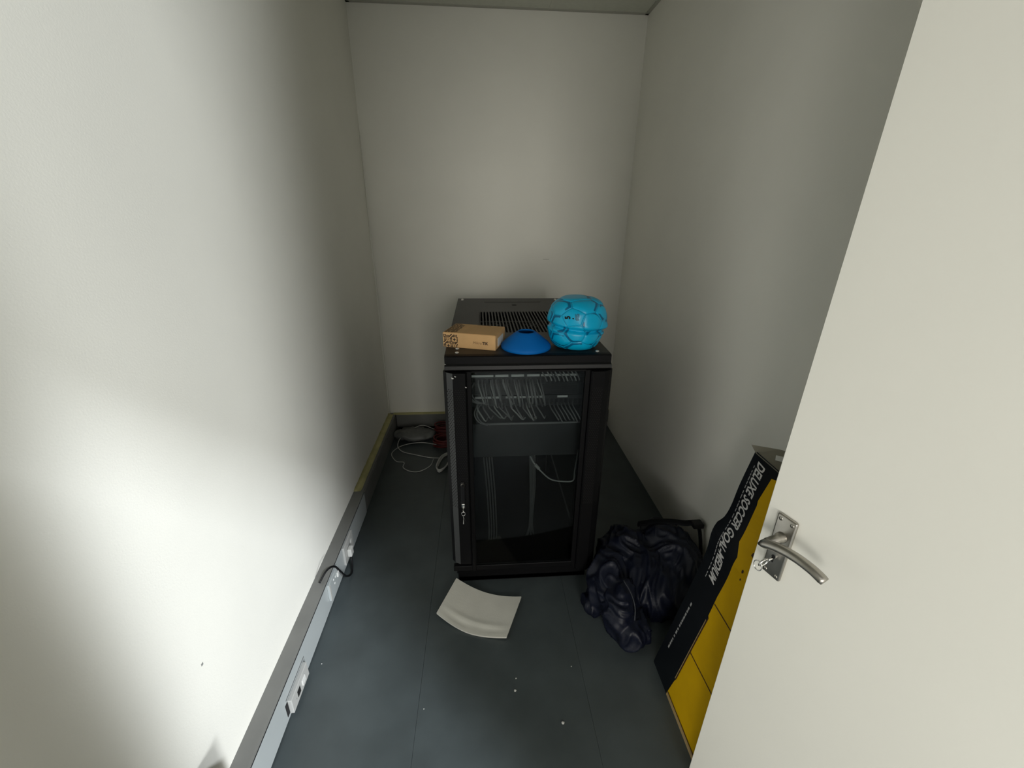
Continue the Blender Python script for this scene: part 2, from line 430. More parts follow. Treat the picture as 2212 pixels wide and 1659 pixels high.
# front door of the rack: bowed perforated columns either side of a glass pane
fd = obj('front_door', B(-0.004, W + 0.004, -0.012, 0.010, 0.085, 0.112, bev=0.003), RACK, rack)
box_bm = bmesh.new()
z0, z1 = 0.085, 1.006
obj('top_rail', B(0.0, W, -0.012, 0.010, z1 - 0.006, z1, bev=0.001), RACK, fd)
def column(sgn):
    # profile across the column: outer edge, angled perforated strip, front perforated strip, inner return
    def X(u): return u if sgn > 0 else W - u
    prof = [(-0.004, 0.010), (-0.006, -0.006), (0.006, -0.020), (0.028, -0.034), (0.072, -0.036), (0.076, -0.030), (0.076, 0.010)]
    poly = [(X(a), b) for a, b in prof]
    bm = prism(bmesh.new(), poly, 'z', z0 + (0.06 if sgn > 0 else 0.0), z1)
    c = obj('perforated_column', bm, [RACK, PERF], fd)
    for p in c.data.polygons:
        cx = sum(c.data.vertices[i].co.x for i in p.vertices)/len(p.vertices); cy = sum(c.data.vertices[i].co.y for i in p.vertices)/len(p.vertices)
        if abs(p.normal.z) < 0.5 and p.normal.y < -0.5 and cy < -0.02: p.material_index = 1 if (sgn > 0 and cy > -0.031) else 0
    hm = bmesh.new()
    for (ua, va), (ub, vb), cols in (((0.008, -0.0212), (0.026, -0.0327), 3), ((0.034, -0.0343), (0.068, -0.0358), 5)):
        d = Vector((ub - ua, vb - va, 0)); nrm = Vector((d.y, -d.x, 0)).normalized()
        zz = 0.44; row = 0
        while zz < 0.945:
            for k in range(cols):
                if row % 2 and k == cols - 1: continue
                t = (k + (0.5 if row % 2 else 0)) / (cols - 1)
                c0 = Vector((ua, va, zz)) + d * t + nrm * 0.0004
                vs = []
                for q in range(6):
                    a = 2*PI*q/6
                    p = c0 + d.normalized()*0.0024*math.cos(a) + Vector((0, 0, 1))*0.0024*math.sin(a)
                    vs.append(hm.verts.new((X(p.x), p.y, p.z)))
                hm.faces.new(vs)
            zz += 0.0075; row += 1
    h = obj('perforation', hm, HOLE, fd); h['kind'] = 'stuff'
    # black inner frame beside the glass
    xa, xb = sorted((X(0.076), X(0.094)))
    obj('glass_frame', B(xa, xb, -0.016, 0.008, z0, z1, bev=0.002, seg=1), RACK, fd)
column(1); column(-1)
obj('glass_pane', B(0.092, W - 0.092, -0.008, -0.004, z0 + 0.025, z1 - 0.005), GLASS, fd)
# swing handle recess, lock and its keys
hd = obj('swing_handle', B(0.040, 0.058, -0.041, -0.034, 0.440, 0.560, bev=0.004, seg=2), BLACKR, fd)
obj('handle_ring', lathe(bmesh.new(), [(0.006, 0), (0.008, 0.002), (0.006, 0.004)], 16), NICKEL, hd, True).matrix_local = Matrix.Translation((0.050, -0.040, 0.548)) @ Matrix.Rotation(PI/2, 4, 'X')
obj('lock_cylinder', B(0.0430, 0.0555, -0.047, -0.036, 0.443, 0.463, bev=0.002), CHROME, hd)
rk = thing('rack_keys', 'two small silver keys hanging from the server cabinet lock', 'keys', (RX0 + 0.0495, -0.049, 0.436))
bm = bmesh.new(); cyl(bm, (0, 0.004, 0.008), (0, -0.012, 0.004), 0.0028, 8); obj('key_shank', bm, CHROME, rk)
bm = bmesh.new(); tube(bm, [(0.007*math.cos(t), -0.013, -0.008 + 0.009*math.sin(t)) for t in [2*PI*k/20 for k in range(21)]], 0.0014, 6, cap=False); obj('key_ring', bm, CHROME, rk, True)
bm = bmesh.new(); tube(bm, [(0.000, -0.014, -0.016), (0.004, -0.014, -0.028), (0.009, -0.013, -0.044)], [0.005, 0.0028, 0.0018], 8, flat=0.35); obj('hanging_key', bm, CHROME, rk)
bm = bmesh.new(); tube(bm, [(0.000, -0.014, -0.016), (0.000, -0.014, -0.032), (-0.001, -0.013, -0.054)], [0.003, 0.002, 0.005], 8, flat=0.4); obj('hanging_key', bm, GREYP, rk)
# worn paint chips on the door edge
for (x, y, z, s) in ((0.028, -0.0347, 0.990, 0.0045), (0.038, -0.0355, 0.996, 0.003), (0.074, -0.0363, 0.955, 0.003), (0.002, -0.001, 1.030, 0.003), (-0.0007, 0.002, 1.045, 0.002)):
    obj('paint_chip', prism(bmesh.new(), [(x - s, z + s*0.6), (x - s*0.5, z - s*0.7), (x + s*0.7, z - s*0.9), (x + s, z - s*0.2)], 'y', y - 0.0006, y), CRUMB, fd)

# ------------------------------------------------------------------ inside the rack
ORD = 'first second third fourth fifth sixth seventh eighth ninth tenth eleventh twelfth thirteenth fourteenth fifteenth sixteenth seventeenth eighteenth nineteenth twentieth twenty-first twenty-second'.split()
random.seed(11)
def patch_panel(z, label, xs):
    t = thing('patch_bay', label, 'patch panel', (RX0, 0.082, z), group='patch panels in the cabinet')
    obj('faceplate', B(0.066, W - 0.066, 0.0, 0.004, -0.022, 0.022, bev=0.001, seg=1), PANEL, t)
    for a, b in xs: obj('label_strip', B(a, b, -0.002, 0.0, 0.012, 0.020), STRIP, t)
    for k in range(24):
        x = 0.078 + k * 0.0188
        obj('port', B(x, x + 0.012, -0.001, 0.0, -0.015, 0.006), HOLE, t)
    return t
patch_panel(0.936, 'upper grey patch panel with a row of white label strips behind rack glass', [(0.092, 0.175), (0.182, 0.232), (0.243, 0.292), (0.304, 0.352), (0.358, 0.408), (0.414, 0.500)])
patch_panel(0.846, 'lower grey patch panel with white label strips, second one down in the rack', [(0.103, 0.205), (0.222, 0.264), (0.270, 0.322), (0.326, 0.372), (0.425, 0.466)])
swt = thing('network_switch', 'slim dark network switch between the two patch panels in the rack', 'network switch', (RX0, 0.080, 0.893))
obj('chassis', B(0.066, W - 0.066, 0.0, 0.25, -0.021, 0.021, bev=0.001, seg=1), PANEL, swt)
for k in range(9): obj('grille_slot', B(0.37, 0.50, -0.001, 0.0, -0.017 + k*0.004, -0.0155 + k*0.004), HOLE, swt)
for k in range(7): obj('grille_slot', B(0.100, 0.135, -0.001, 0.0, -0.012 + k*0.004, -0.0105 + k*0.004), HOLE, swt)
def patch_cable(p0, p1, sag, lab, grp, M=CABLE, r=0.0026):
    a, b = Vector(p0), Vector(p1)
    out = 0.035 + random.random()*0.02
    pts = spline([a + Vector((0, 0.01, 0)), a + Vector((0, -out*0.7, -0.006)), a.lerp(b, 0.4) + Vector((0, -out, -sag*0.4)), a.lerp(b, 0.75) + Vector((0, -out*0.9, -sag*0.6)), b], 4)
    o = tag(obj('patch_cable', tube(bmesh.new(), pts, r, 6), M, None, True), lab, 'cable', grp)
    return o
for k in range(22):
    x = RX0 + 0.118 + k*0.0112 + random.uniform(-0.004, 0.004)
    patch_cable((x, 0.081, 0.935), (x + random.uniform(0.012, 0.036), 0.060, 0.836 + random.uniform(-0.012, 0.010)), 0.0, ORD[k] + ' grey patch cable from the left between upper and lower patch panels', 'patch cables between the panels', (CABLE, CABLED, CABLED, HANG)[k % 4], random.choice((0.0022, 0.0030, 0.0044)))
for k in range(9):
    x = RX0 + 0.355 + k*0.0155 + random.uniform(-0.002, 0.002)
    patch_cable((x, 0.060, 0.992), (x + 0.024, 0.062, 0.938), 0.0, ORD[k] + ' grey patch cable from the left dropping into the upper patch panel', 'patch cables above the upper panel', CABLE if k % 2 else CABLED, 0.0026)
for k in range(12):
    x = RX0 + 0.115 + k*0.021 + random.uniform(-0.004, 0.004)
    patch_cable((x, 0.081, 0.838), (x + random.uniform(0.02, 0.06), 0.075, 0.775 + random.uniform(0, 0.012)), 0.012, ORD[k] + ' grey patch cable from the left looping below the lower patch panel', 'patch cables under the lower panel', CABLED if k % 3 else CABLE, 0.0028)
for k in range(7):
    x = RX0 + 0.395 + k*0.0150
    patch_cable((x, 0.081, 0.836), (x + 0.038, 0.066, 0.760 + random.uniform(0, 0.012)), 0.0, ORD[k] + ' of the dull patch cables slanting down right under the lower panel', 'patch cables at lower right', CABLED, 0.0026)
for k in range(5):
    x = RX0 + 0.082 + k*0.010; z = 0.93 if k < 3 else 0.838
    pts = spline([(x, 0.07, z), (x - 0.012, 0.03, z - 0.02), (x + 0.004, 0.03, z - 0.055), (x + 0.038, 0.045, z - 0.078)], 5)
    tag(obj('patch_cable', tube(bmesh.new(), pts, 0.0024, 6), CABLED, None, True), ORD[k] + ' grey patch cable from the left looping at panel ends', 'cable', 'patch cables looping at the left')
dv = thing('rack_shelf_unit', 'plain dark grey blank equipment case below the patch panels', 'equipment case', (RX0, 0.082, 0.595))
obj('case', B(0.066, W - 0.070, 0.0, 0.42, 0.0, 0.152, bev=0.002, seg=1), PANEL, dv)
obj('front_edge', B(0.066 + 0.078, W - 0.070, -0.006, 0.0, 0.150, 0.157), CABLED, dv)
def hang(ctrl, r, lab, M=HANG, grp='cables hanging in the rack'):
    return tag(obj('hanging_cable', tube(bmesh.new(), spline(ctrl, 6), r, 6), M, None, True), lab, 'cable', grp)
for k in range(5):
    x = 0.185 + k*0.005; y = 0.076 + 0.004*(k % 2)
    e = ((-0.035, 0.02), (-0.015, -0.002), (0.02, 0.012), (0.055, 0.03), (0.04, 0.045))[k]
    hang([(x, y, 0.60), (x + 0.006, y, 0.45), (x + 0.008 - 0.002*k, y, 0.25), (x + e[0]*0.5, y - 0.004, 0.16), (x + e[0] + 0.004, y - 0.014, 0.125 + e[1])], 0.0034, ORD[k] + ' dull cable from the left in the middle bundle hanging in the rack')
for k in range(4):
    x = 0.008 + k*0.011
    hang([(x - 0.012, 0.070, 0.60), (x, 0.070, 0.42), (x + 0.006, 0.070, 0.24), (x + 0.002*k, 0.066, 0.15), (x - 0.03 + 0.022*k, 0.050, 0.118 + 0.008*(k % 2))], 0.003, ORD[k] + ' dull cable from the left in the left bundle hanging in the rack', grp='cables hanging at left in the rack')
hang([(0.187, 0.07, 0.600), (0.200, 0.055, 0.578), (0.235, 0.05, 0.535), (0.275, 0.05, 0.498), (0.33, 0.05, 0.486), (0.368, 0.05, 0.490), (0.372, 0.05, 0.535), (0.378, 0.05, 0.60), (0.388, 0.05, 0.68), (0.390, 0.06, 0.745)], 0.0032, 'pale cable looping down right of the blank case in the rack', CABLE)
bm = bmesh.new(); tube(bm, [(0.205, 0.052, 0.572), (0.222, 0.050, 0.552)], 0.007, 8)
tag(obj('cable_connector', bm, GREYP), 'pale connector on the looping cable inside the rack', 'connector')
for i, (x, y, z, a) in enumerate(((-0.02, 0.045, 0.120, 0.4), (0.01, 0.04, 0.125, 0.9), (0.045, 0.045, 0.128, 0.1), (0.150, 0.05, 0.122, 0.7), (0.215, 0.05, 0.135, -0.5), (0.255, 0.05, 0.140, -0.2))):
    d = Vector((math.cos(a), 0, math.sin(a))) * 0.014
    bm = bmesh.new(); tube(bm, [Vector((x, y, z)) - d, Vector((x, y, z)) + d], 0.006, 6)
    tag(obj('cable_connector', bm, CABLED), ORD[i] + ' grey plug end from the left dangling low behind the rack glass', 'connector', 'plug ends low in the rack')

# ------------------------------------------------------------------ on top of the rack
# small cardboard box with woven print
cb = thing('cardboard_box', 'small brown cardboard box with dark woven print on rack top', 'box', (-0.149, 0.118, RH), math.atan2(-0.061, 0.194))
BW, BD, BH = 0.204, 0.138, 0.056
bx = obj('carton', B(0, BW, 0, BD, 0, BH, bev=0.002), CARD, cb)
obj('lid_flap', B(0.004, BW - 0.002, 0.001, BD - 0.001, BH, BH + 0.0012, bev=0.0005, seg=1), CARD, cb)
obj('lid_tuck', B(BW, BW + 0.0012, 0.006, BD - 0.004, BH - 0.012, BH - 0.001), CARD, cb)
def woven(origin, xd, yd, nd, w, h, cells):
    bm = bmesh.new(); c = w / cells
    pat = ("X..X.X..X", "..XX.XX..", ".X.X.X.X.", "X.X...X.X", ".X..X..X.", "X.X...X.X", ".X.X.X.X.", "..XX.XX..", "X..X.X..X")
    s = c / math.sqrt(2) * 1.02
    for i in range(-30, 30):
        for j in range(-30, 30):
            # diagonal lattice
            u = (i - j) * s * 0.72; v = (i + j) * s * 0.72
            if u < s*0.5 or u > w - s*0.5 or v < s*0.5 or v > h - s*0.5: continue
            if pat[(i + 4) % 9][(j + 2) % 9] != 'X': continue
            k = s * 0.80
            vs = [bm.verts.new((u + dx, v + dy, 0.0004)) for dx, dy in ((k, 0), (0, k), (-k, 0), (0, -k))]
            bm.faces.new(vs)
    return place_bm(bm, origin, xd, yd, nd)
obj('woven_print', woven((0.002, 0, 0.001), (1, 0, 0), (0, 0, 1), (0, -1, 0), 0.058, 0.053, 11), INK, bx)
obj('woven_print', woven((0.004, 0.002, BH + 0.0012), (1, 0, 0), (0, 1, 0), (0, 0, 1), 0.050, 0.132, 10), INK, bx)
bm = text_bm('Mikro', 0.014); place_bm(bm, (0.118, -0.0005, 0.020), (1, 0, 0), (0, 0, 1), (0, -1, 0)); obj('lettering', bm, INKT, bx)
bm = text_bm('TIK', 0.014, bold=0.0006); place_bm(bm, (0.154, -0.0005, 0.020), (1, 0, 0), (0, 0, 1), (0, -1, 0)); obj('lettering', bm, INK, bx)
obj('paper_label', B(BW, BW + 0.0016, 0.030, 0.105, 0.008, 0.040), PAPER, cb)
obj('thumb_notch', B(0.095, 0.150, BD - 0.008, BD - 0.005, BH + 0.0012, BH + 0.0016), INK, cb)

# blue marker cone
pc = [(0.090, 0.0), (0.0935, 0.003), (0.0935, 0.010), (0.090, 0.016), (0.080, 0.026), (0.062, 0.041), (0.044, 0.055), (0.036, 0.0605), (0.032, 0.063), (0.029, 0.0615), (0.030, 0.058), (0.041, 0.0525), (0.060, 0.038), (0.078, 0.024), (0.087, 0.012), (0.088, 0.0)]
bm = lathe(bmesh.new(), pc + [pc[0]], 56)
cn = tag(obj('marker_cone', bm, BLUEP, None, True), 'low blue plastic marker cone with round hole on rack top', 'cone')
cn.location = (0.161, 0.094, RH + 0.0005)

# deflated ball folded into a dome
ICO = bmesh.new(); bmesh.ops.create_icosphere(ICO, subdivisions=1, radius=1)
pent = [v.co.normalized() for v in ICO.verts]; hexa = [f.calc_center_median().normalized() for f in ICO.faces]; ICO.free()
ROT = Matrix.Rotation(0.55, 3, 'Z') @ Matrix.Rotation(0.35, 3, 'X')
CEN = [(ROT @ p).normalized() for p in pent] + [(ROT @ h).normalized() for h in hexa]
# turn so one pentagon looks at the camera's side of the upper half
aim = Vector((-0.30, -0.82, 0.42)).normalized()
q = CEN[0].rotation_difference(aim).to_matrix(); CEN = [q @ c for c in CEN]; CENT = [tuple(c) for c in CEN]
def seam_dist(d):
    best = -9.0; second = -9.0; bi = 0
    dx, dy, dz = d
    for i, (cx, cy, cz) in enumerate(CENT):
        q = cx*dx + cy*dy + cz*dz
        if q > best: second = best; best = q; bi = i
        elif q > second: second = q
    return math.sqrt(max(0, 2 - 2*second)) - math.sqrt(max(0, 2 - 2*best)), bi
def ball_map(d, lift=0.0):
    th = math.asin(max(-1, min(1, d.z)))          # latitude
    az = math.atan2(d.y, d.x)
    s = th / (PI/2)
    rt_ = max(0.0, math.cos(az - 0.15))              # towards the ball's right-hand side
    fold = -0.07 - 0.07*math.cos(az - 0.15)         # the fold dips to the right
    pinch = math.exp(-((s - fold) / 0.055)**2)
    c = math.cos(th)
    r = 0.114 * (c**0.55 if s > fold else c**0.42)
    if s < fold: r *= 0.985 - 0.085*rt_*min(1, (fold - s)*6)
    else: r *= 1 + 0.025*rt_*math.exp(-((s - fold - 0.08)/0.12)**2)
    r *= 1 - 0.125*pinch*(1 + 0.35*rt_)
    z = 0.094 + (0.100 if s > 0 else 0.0945)*math.sin(th)
    e, i = seam_dist(d)
    g = -0.0016*math.exp(-(e/0.035)**2)
    bulge = 0.0014*min(1, e/0.25)
    n = 0.004*noise.noise(d*2.3 + Vector((4, 1, 7)))
    rr = r + (g + bulge + n + lift)*1.0
    zz = z + (g + bulge + lift)*d.z
    return Vector((rr*math.cos(az), rr*math.sin(az), max(0.0015, zz)))
bm = bmesh.new(); bmesh.ops.create_icosphere(bm, subdivisions=7, radius=1)
ly = bm.verts.layers.float.new('mark')
for v in bm.verts:
    d = v.co.normalized(); e, i = seam_dist(d)
    mk = 0.0
    nz = noise.noise(d*2.2 + Vector((1.7*i, 0.3*i, 5)))
    def sm(a, b, x):
        t = max(0.0, min(1.0, (x - a)/(b - a))); return t*t*(3 - 2*t)
    if i != 0: mk = sm(0.045, 0.06, e)*(1 - sm(0.17 + 0.12*nz, 0.185 + 0.12*nz, e))*sm(-0.06, -0.03, nz)     # swooshes along the panel edges
    mk = max(mk, 0.75*(1 - sm(0.008, 0.022, e)))
    v[ly] = mk
    v.co = ball_map(d)
bo = obj('deflated_ball', bm, BALL, None, True)
ball = thing('football', 'half-deflated bright teal football folded into a dome on rack', 'ball', (0.352, 0.108, RH))
ball.scale = (0.97, 0.97, 0.97)
bo.name = 'shell'; bo.parent = ball
c0 = CEN[0]; upv = (Vector((0, 0, 1)) - c0*c0.z).normalized(); rt = upv.cross(c0).normalized()
def on_ball(bm, cx, cy, rot=0.0):
    for v in bm.verts:
        x, y = v.co.x, v.co.y
        x, y = x*math.cos(rot) - y*math.sin(rot), x*math.sin(rot) + y*math.cos(rot)
        d = (c0 + rt*(x + cx) + upv*(y + cy)).normalized()
        v.co = ball_map(d, 0.0016)
    return bm
bm = text_bm('5', 0.24, bold=0.012); bmesh.ops.triangulate(bm, faces=bm.faces); bmesh.ops.subdivide_edges(bm, edges=bm.edges, cuts=3, use_grid_fill=True)
obj('printed_number', on_ball(bm, -0.09, -0.075, PI/2 + 0.12), HOLE, ball)
bm = lathe(bmesh.new(), [(0, 0), (0.026, 0)], 14); obj('printed_dot', on_ball(bm, 0.0, -0.05), HOLE, ball)
bm = bmesh.new()
for k in range(5):
    vs = []
    n = 10
    for j in range(n):
        y0 = -0.13 + j*0.026; 
        if (j*7 + k*3) % 11 == 0: continue
        f = [bm.verts.new((0.055 + k*0.026 + dx, y0 + dy, 0)) for dx, dy in ((0, 0), (0.014, 0), (0.014, 0.024), (0, 0.024))]
        bm.faces.new(f)
obj('printed_lines', on_ball(bm, 0, 0, 0.10), mat('teal_ink', (0.003, 0.06, 0.10), 0.5), ball)

# ------------------------------------------------------------------ floor things
# foam sheet lying in front of the rack
A_, B_, C_, D_ = Vector((-0.132, -0.012, 0)), Vector((0.145, -0.100, 0)), Vector((0.071, -0.282, 0)), Vector((-0.205, -0.165, 0))
bm = bmesh.new(); n = 22; top = []; bot = []
for i in range(n + 1):
    for lst, dz in ((top, 0.007), (bot, 0.0)):
        row = []
        for j in range(n + 1):
            u, v = i/n, j/n
            p = A_.lerp(B_, u).lerp(D_.lerp(C_, u), v)
            z = 0.030*(1 - v)*(1 - u)**2 + 0.010*(2*u - 1)**2 + 0.018*v*max(0, 0.5-u) + 0.004*math.sin(u*PI)*math.exp(-((v - 0.76)/0.06)**2) - 0.004*math.exp(-((v-0.86)/0.05)**2)*math.sin(u*PI)
            bulge = Vector((-0.010, -0.022, 0))*math.sin(u*PI)*v + Vector((-0.006, -0.014, 0))*math.sin(u*PI)*(1 - v)
            row.append(bm.verts.new((p.x + bulge.x, p.y + bulge.y, max(0.0006, z + 0.0006) + dz)))
        lst.append(row)
for i in range(n):
    for j in range(n):
        bm.faces.new((top[i][j], top[i+1][j], top[i+1][j+1], top[i][j+1])); bm.faces.new((bot[i][j], bot[i][j+1], bot[i+1][j+1], bot[i+1][j]))
for i in range(n):
    for (r, c) in ((i, 0), (i, n)): bm.faces.new((top[i][c], top[i+1][c], bot[i+1][c], bot[i][c]))
    for c in (0, n): bm.faces.new((top[c][i], top[c][i+1], bot[c][i+1], bot[c][i]))
fo = tag(obj('foam_sheet', bm, FOAM, None), 'slightly curled rectangle of white packing foam on the floor before the rack', 'foam sheet'); autosmooth(fo, 50)

# crumbs
random.seed(3)
for (x, y, s, lb) in ((-0.605, -0.332, 0.0022, 'tiny white crumb on the floor close to the trunking'), (0.090, -0.471, 0.0042, 'white crumb second largest on the floor, in front of foam sheet'), (0.236, -0.582, 0.0048, 'largest white crumb, nearest the camera on the dark floor'), (0.096, -0.430, 0.0026, 'small dull crumb on the floor just behind a larger one'), (0.30, -0.40, 0.002, 'faint speck of a crumb on the floor toward the bag'), (-0.217, -0.51, 0.0018, 'faintest crumb on the floor beside the left vinyl seam')):
    bm = bmesh.new(); bmesh.ops.create_icosphere(bm, subdivisions=2, radius=s)
    for v in bm.verts: v.co *= 1 + 0.5*noise.noise(v.co*300 + Vector((x*50, y*50, 0)))
    for v in bm.verts: v.co.z = max(v.co.z*0.6 + s*0.4, 0.0002)
    o = tag(obj('crumb', bm, CRUMB, None, True), lb, 'crumb', 'white crumbs on the floor'); o.location = (x, y, 0)

# ------------------------------------------------------------------ soccer goal carton leaning on the right wall
ph = math.radians(12.0)
U = Vector((math.sin(ph), 0, math.cos(ph))); NRM = Vector((-math.cos(ph), 0, math.sin(ph)))
G0 = Vector((0.607, 0, 0.0))
GT, GY0, GY1, GTH = 0.905, -0.400, -0.735, 0.155
gb = thing('goal_carton', 'tall navy and yellow cardboard carton lettered for a soccer goal, leaning on wall', 'carton', (0.607, -0.40, 0))
def gpt(y, t, d=0.0): return G0 + Vector((0, y, 0)) + U*t + NRM*d - Vector((0.607, -0.40, 0))
def dent(y, t):
    # creased outward-inward buckle about two thirds of the way up
    return 0.008*math.exp(-((t - 0.60)/0.05)**2) - 0.008*math.exp(-((t - 0.70)/0.06)**2)*(0.5 + 0.5*math.sin(y*30))
def edge_shift(t):
    a = 0.012*math.exp(-((t - 0.632)/0.02)**2) if t > 0.632 else 0.012*math.exp(-((t - 0.632)/0.09)**2)
    return a
NB = [(0.0, -0.514), (0.067, -0.519), (0.089, -0.523), (0.214, -0.522), (0.372, -0.526), (0.377, -0.520), (0.454, -0.517), (0.615, -0.522), (0.652, -0.498), (0.779, -0.493), (0.792, -0.489), (0.872, -0.496), (0.880, -0.520), (0.888, -0.735), (0.91, -0.735)]
def nbound(t):
    for (t0, y0), (t1, y1) in zip(NB, NB[1:]):
        if t0 <= t <= t1: return y0 + (y1 - y0)*(t - t0)/(t1 - t0)
    return NB[-1][1]
# carton body: front sheet split between navy and yellow along the printed border, plus the other sides
bm = bmesh.new(); nt = 60; cols = []
ts = sorted(set([GT*k/nt for k in range(nt + 1)] + [t for t, _ in NB if t < GT]))
def grid(rows_y, mi):
    rows = []
    for t in ts:
        ys = rows_y(t)
        rows.append([bm.verts.new(gpt(y, t, dent(y, t))) for y in ys])
    for a, b in zip(rows, rows[1:]):
        for k in range(len(a) - 1):
            f = bm.faces.new((a[k], a[k+1], b[k+1], b[k])); f.material_index = mi
    return rows
ny = 5
r1 = grid(lambda t: [GY0 + edge_shift(t) + (nbound(t) - GY0 - edge_shift(t))*k/ny for k in range(ny + 1)], 0)
r2 = grid(lambda t: [nbound(t) + (GY1 - 0.001 - nbound(t))*k/ny for k in range(ny + 1)], 1)
# back and sides
bk0 = [bm.verts.new(gpt(GY0, t, -GTH)) for t in ts]; bk1 = [bm.verts.new(gpt(GY1, t, -GTH)) for t in ts]
for k in range(len(ts) - 1):
    f = bm.faces.new((r1[k][0], r1[k+1][0], bk0[k+1], bk0[k])); f.material_index = 0
    f = bm.faces.new((r2[k][-1], r2[k+1][-1], bk1[k+1], bk1[k])); f.material_index = 1
    f = bm.faces.new((bk0[k], bk0[k+1], bk1[k+1], bk1[k])); f.material_index = 0
bmesh.ops.remove_doubles(bm, verts=bm.verts, dist=0.0002)
body = obj('carton_body', bm, [GBNAVY, GBYEL], gb)
# bottom flap resting on the floor
bm = bmesh.new(); box(bm, 0.004, GTH*math.cos(ph)-0.002, GY1 + 0.40, 0.0, 0.0, 0.0015)
obj('bottom_flap', bm, GBTAN, gb)
def strip(y0, t0, y1, t1, w, M, name, lift=0.0012, n=14):
    bm = bmesh.new(); a = Vector((y0, t0)); b = Vector((y1, t1)); d = (b - a).normalized(); nn = Vector((-d.y, d.x))*w*0.5
    prev = None
    for k in range(n + 1):
        c = a.lerp(b, k/n)
        pr = [bm.verts.new(gpt(c.x + s*nn.x, c.y + s*nn.y, dent(c.x, c.y) + lift)) for s in (1, -1)]
        if prev: bm.faces.new((prev[0], prev[1], pr[1], pr[0]))
        prev = pr
    return obj(name, bm, M, body)
INKB = mat('carton_brown_line', (0.045, 0.016, 0.004), 0.6)
strip(-0.518, 0.016, -0.735, 0.018, 0.003, INKB, 'printed_line', 0.0022)
strip(-0.516, 0.007, -0.735, 0.007, 0.014, GBTAN, 'tan_edge')
strip(-0.523, 0.218, -0.735, 0.226, 0.0035, INKB, 'printed_line')
strip(-0.521, 0.428, -0.735, 0.428, 0.0035, INKB, 'printed_line')
strip(-0.523, 0.085, -0.5245, 0.372, 0.0035, INKB, 'printed_line')
strip(-0.5185, 0.085, -0.520, 0.36, 0.003, GBTAN, 'tan_edge')
# dark ball-panel marks of the picture, only their ends show beside the door
for (y, t, s) in ((-0.560, 0.655, 0.012), (-0.562, 0.60, 0.006), (-0.566, 0.575, 0.004)):
    bm = bmesh.new()
    vs = [bm.verts.new(gpt(y + s*0.6*math.cos(a), t + s*math.sin(a), dent(y, t) + 0.0012)) for a in [2*PI*k/10 for k in range(10)]]
    bm.faces.new(vs); obj('printed_spot', bm, INKB, body)
def gtext(body_s, y, t, size, length, M, shear, bold, drift=0.0):
    bm = text_bm(body_s, size, shear=shear, bold=bold)
    bmesh.ops.triangulate(bm, faces=bm.faces); bmesh.ops.subdivide_edges(bm, edges=[e for e in bm.edges if e.calc_length() > 0.012], cuts=2)
    wx = max(v.co.x for v in bm.verts); k = length / wx
    for v in bm.verts:
        tt = t - v.co.x*k; yy = y - v.co.y + drift*(v.co.x*k/length)
        if 0.55 < tt < 0.70: yy += 0.006*math.exp(-((tt - 0.62)/0.03)**2)
        v.co = gpt(yy, tt, dent(yy, tt) + 0.0014)
    return obj('lettering', bm, M, body)
gtext('DELUXE SOCCER GOAL-MEDIUM', -0.430, 0.888, 0.046, 0.420, PRINT, 0.22, 0.0013, -0.024)
# small illegible subtitle and caption: broken dashes
random.seed(8)
def dashes(y0, t0, y1, t1, w, M):
    bm = bmesh.new(); t = t0; L = t0 - t1
    while t > t1:
        l = random.uniform(0.006, 0.016); f = (t0 - t)/L; y = y0 + (y1 - y0)*f
        vs = [bm.verts.new(gpt(yy, tt, dent(yy, tt) + 0.0014)) for yy, tt in ((y + w/2, t), (y - w/2, t), (y - w/2, t - l), (y + w/2, t - l))]
        bm.faces.new(vs); t -= l + random.choice((0.003, 0.003, 0.004, 0.008))
    o = obj('fine_print', bm, M, body); return o
dashes(-0.4225, 0.868, -0.442, 0.468, 0.0035, PRINTDIM)
dashes(-0.440, 0.339, -0.434, 0.116, 0.007, PRINTDIM)
# open top: inner sleeve and raised flaps
bm = bmesh.new()
fl_pts = [gpt(GY0 + 0.012, GT + 0.012, 0.012), gpt(GY0 - 0.005, GT - 0.004, 0.002), gpt(GY1, GT - 0.004, 0.002), gpt(GY1, GT + 0.02, -0.05), gpt(-0.47, GT + 0.035, -0.07), gpt(-0.43, GT + 0.030, -0.05)]
vs = [bm.verts.new(p) for p in fl_pts]; f = bm.faces.new(vs)
ex = bmesh.ops.extrude_face_region(bm, geom=[f])
for v in [g for g in ex['geom'] if isinstance(g, bmesh.types.BMVert)]: v.co += Vector((0.002, 0, -0.003))
obj('top_flap', bm, GBGREY, gb)
bm = bmesh.new()
vs = [bm.verts.new(p) for p in (gpt(-0.452, GT + 0.020, -0.020), gpt(-0.468, GT + 0.012, -0.010), gpt(-0.500, GT + 0.022, -0.036), gpt(-0.478, GT + 0.030, -0.046))]
bm.faces.new(vs); o = obj('tape_piece', bm, PAPER, gb)
bm = bmesh.new(); prism(bm, [(0.0, 0.0), (0.10, 0.0), (0.10, 0.003), (0.0, 0.003)], 'y', GY1 + 0.40, -0.03)
for v in bm.verts: v.co = Vector((v.co.x, v.co.y, v.co.z)) + U*(GT - 0.02) + Vector((0.02, 0, 0))
obj('inner_flap', bm, GBTAN, gb)

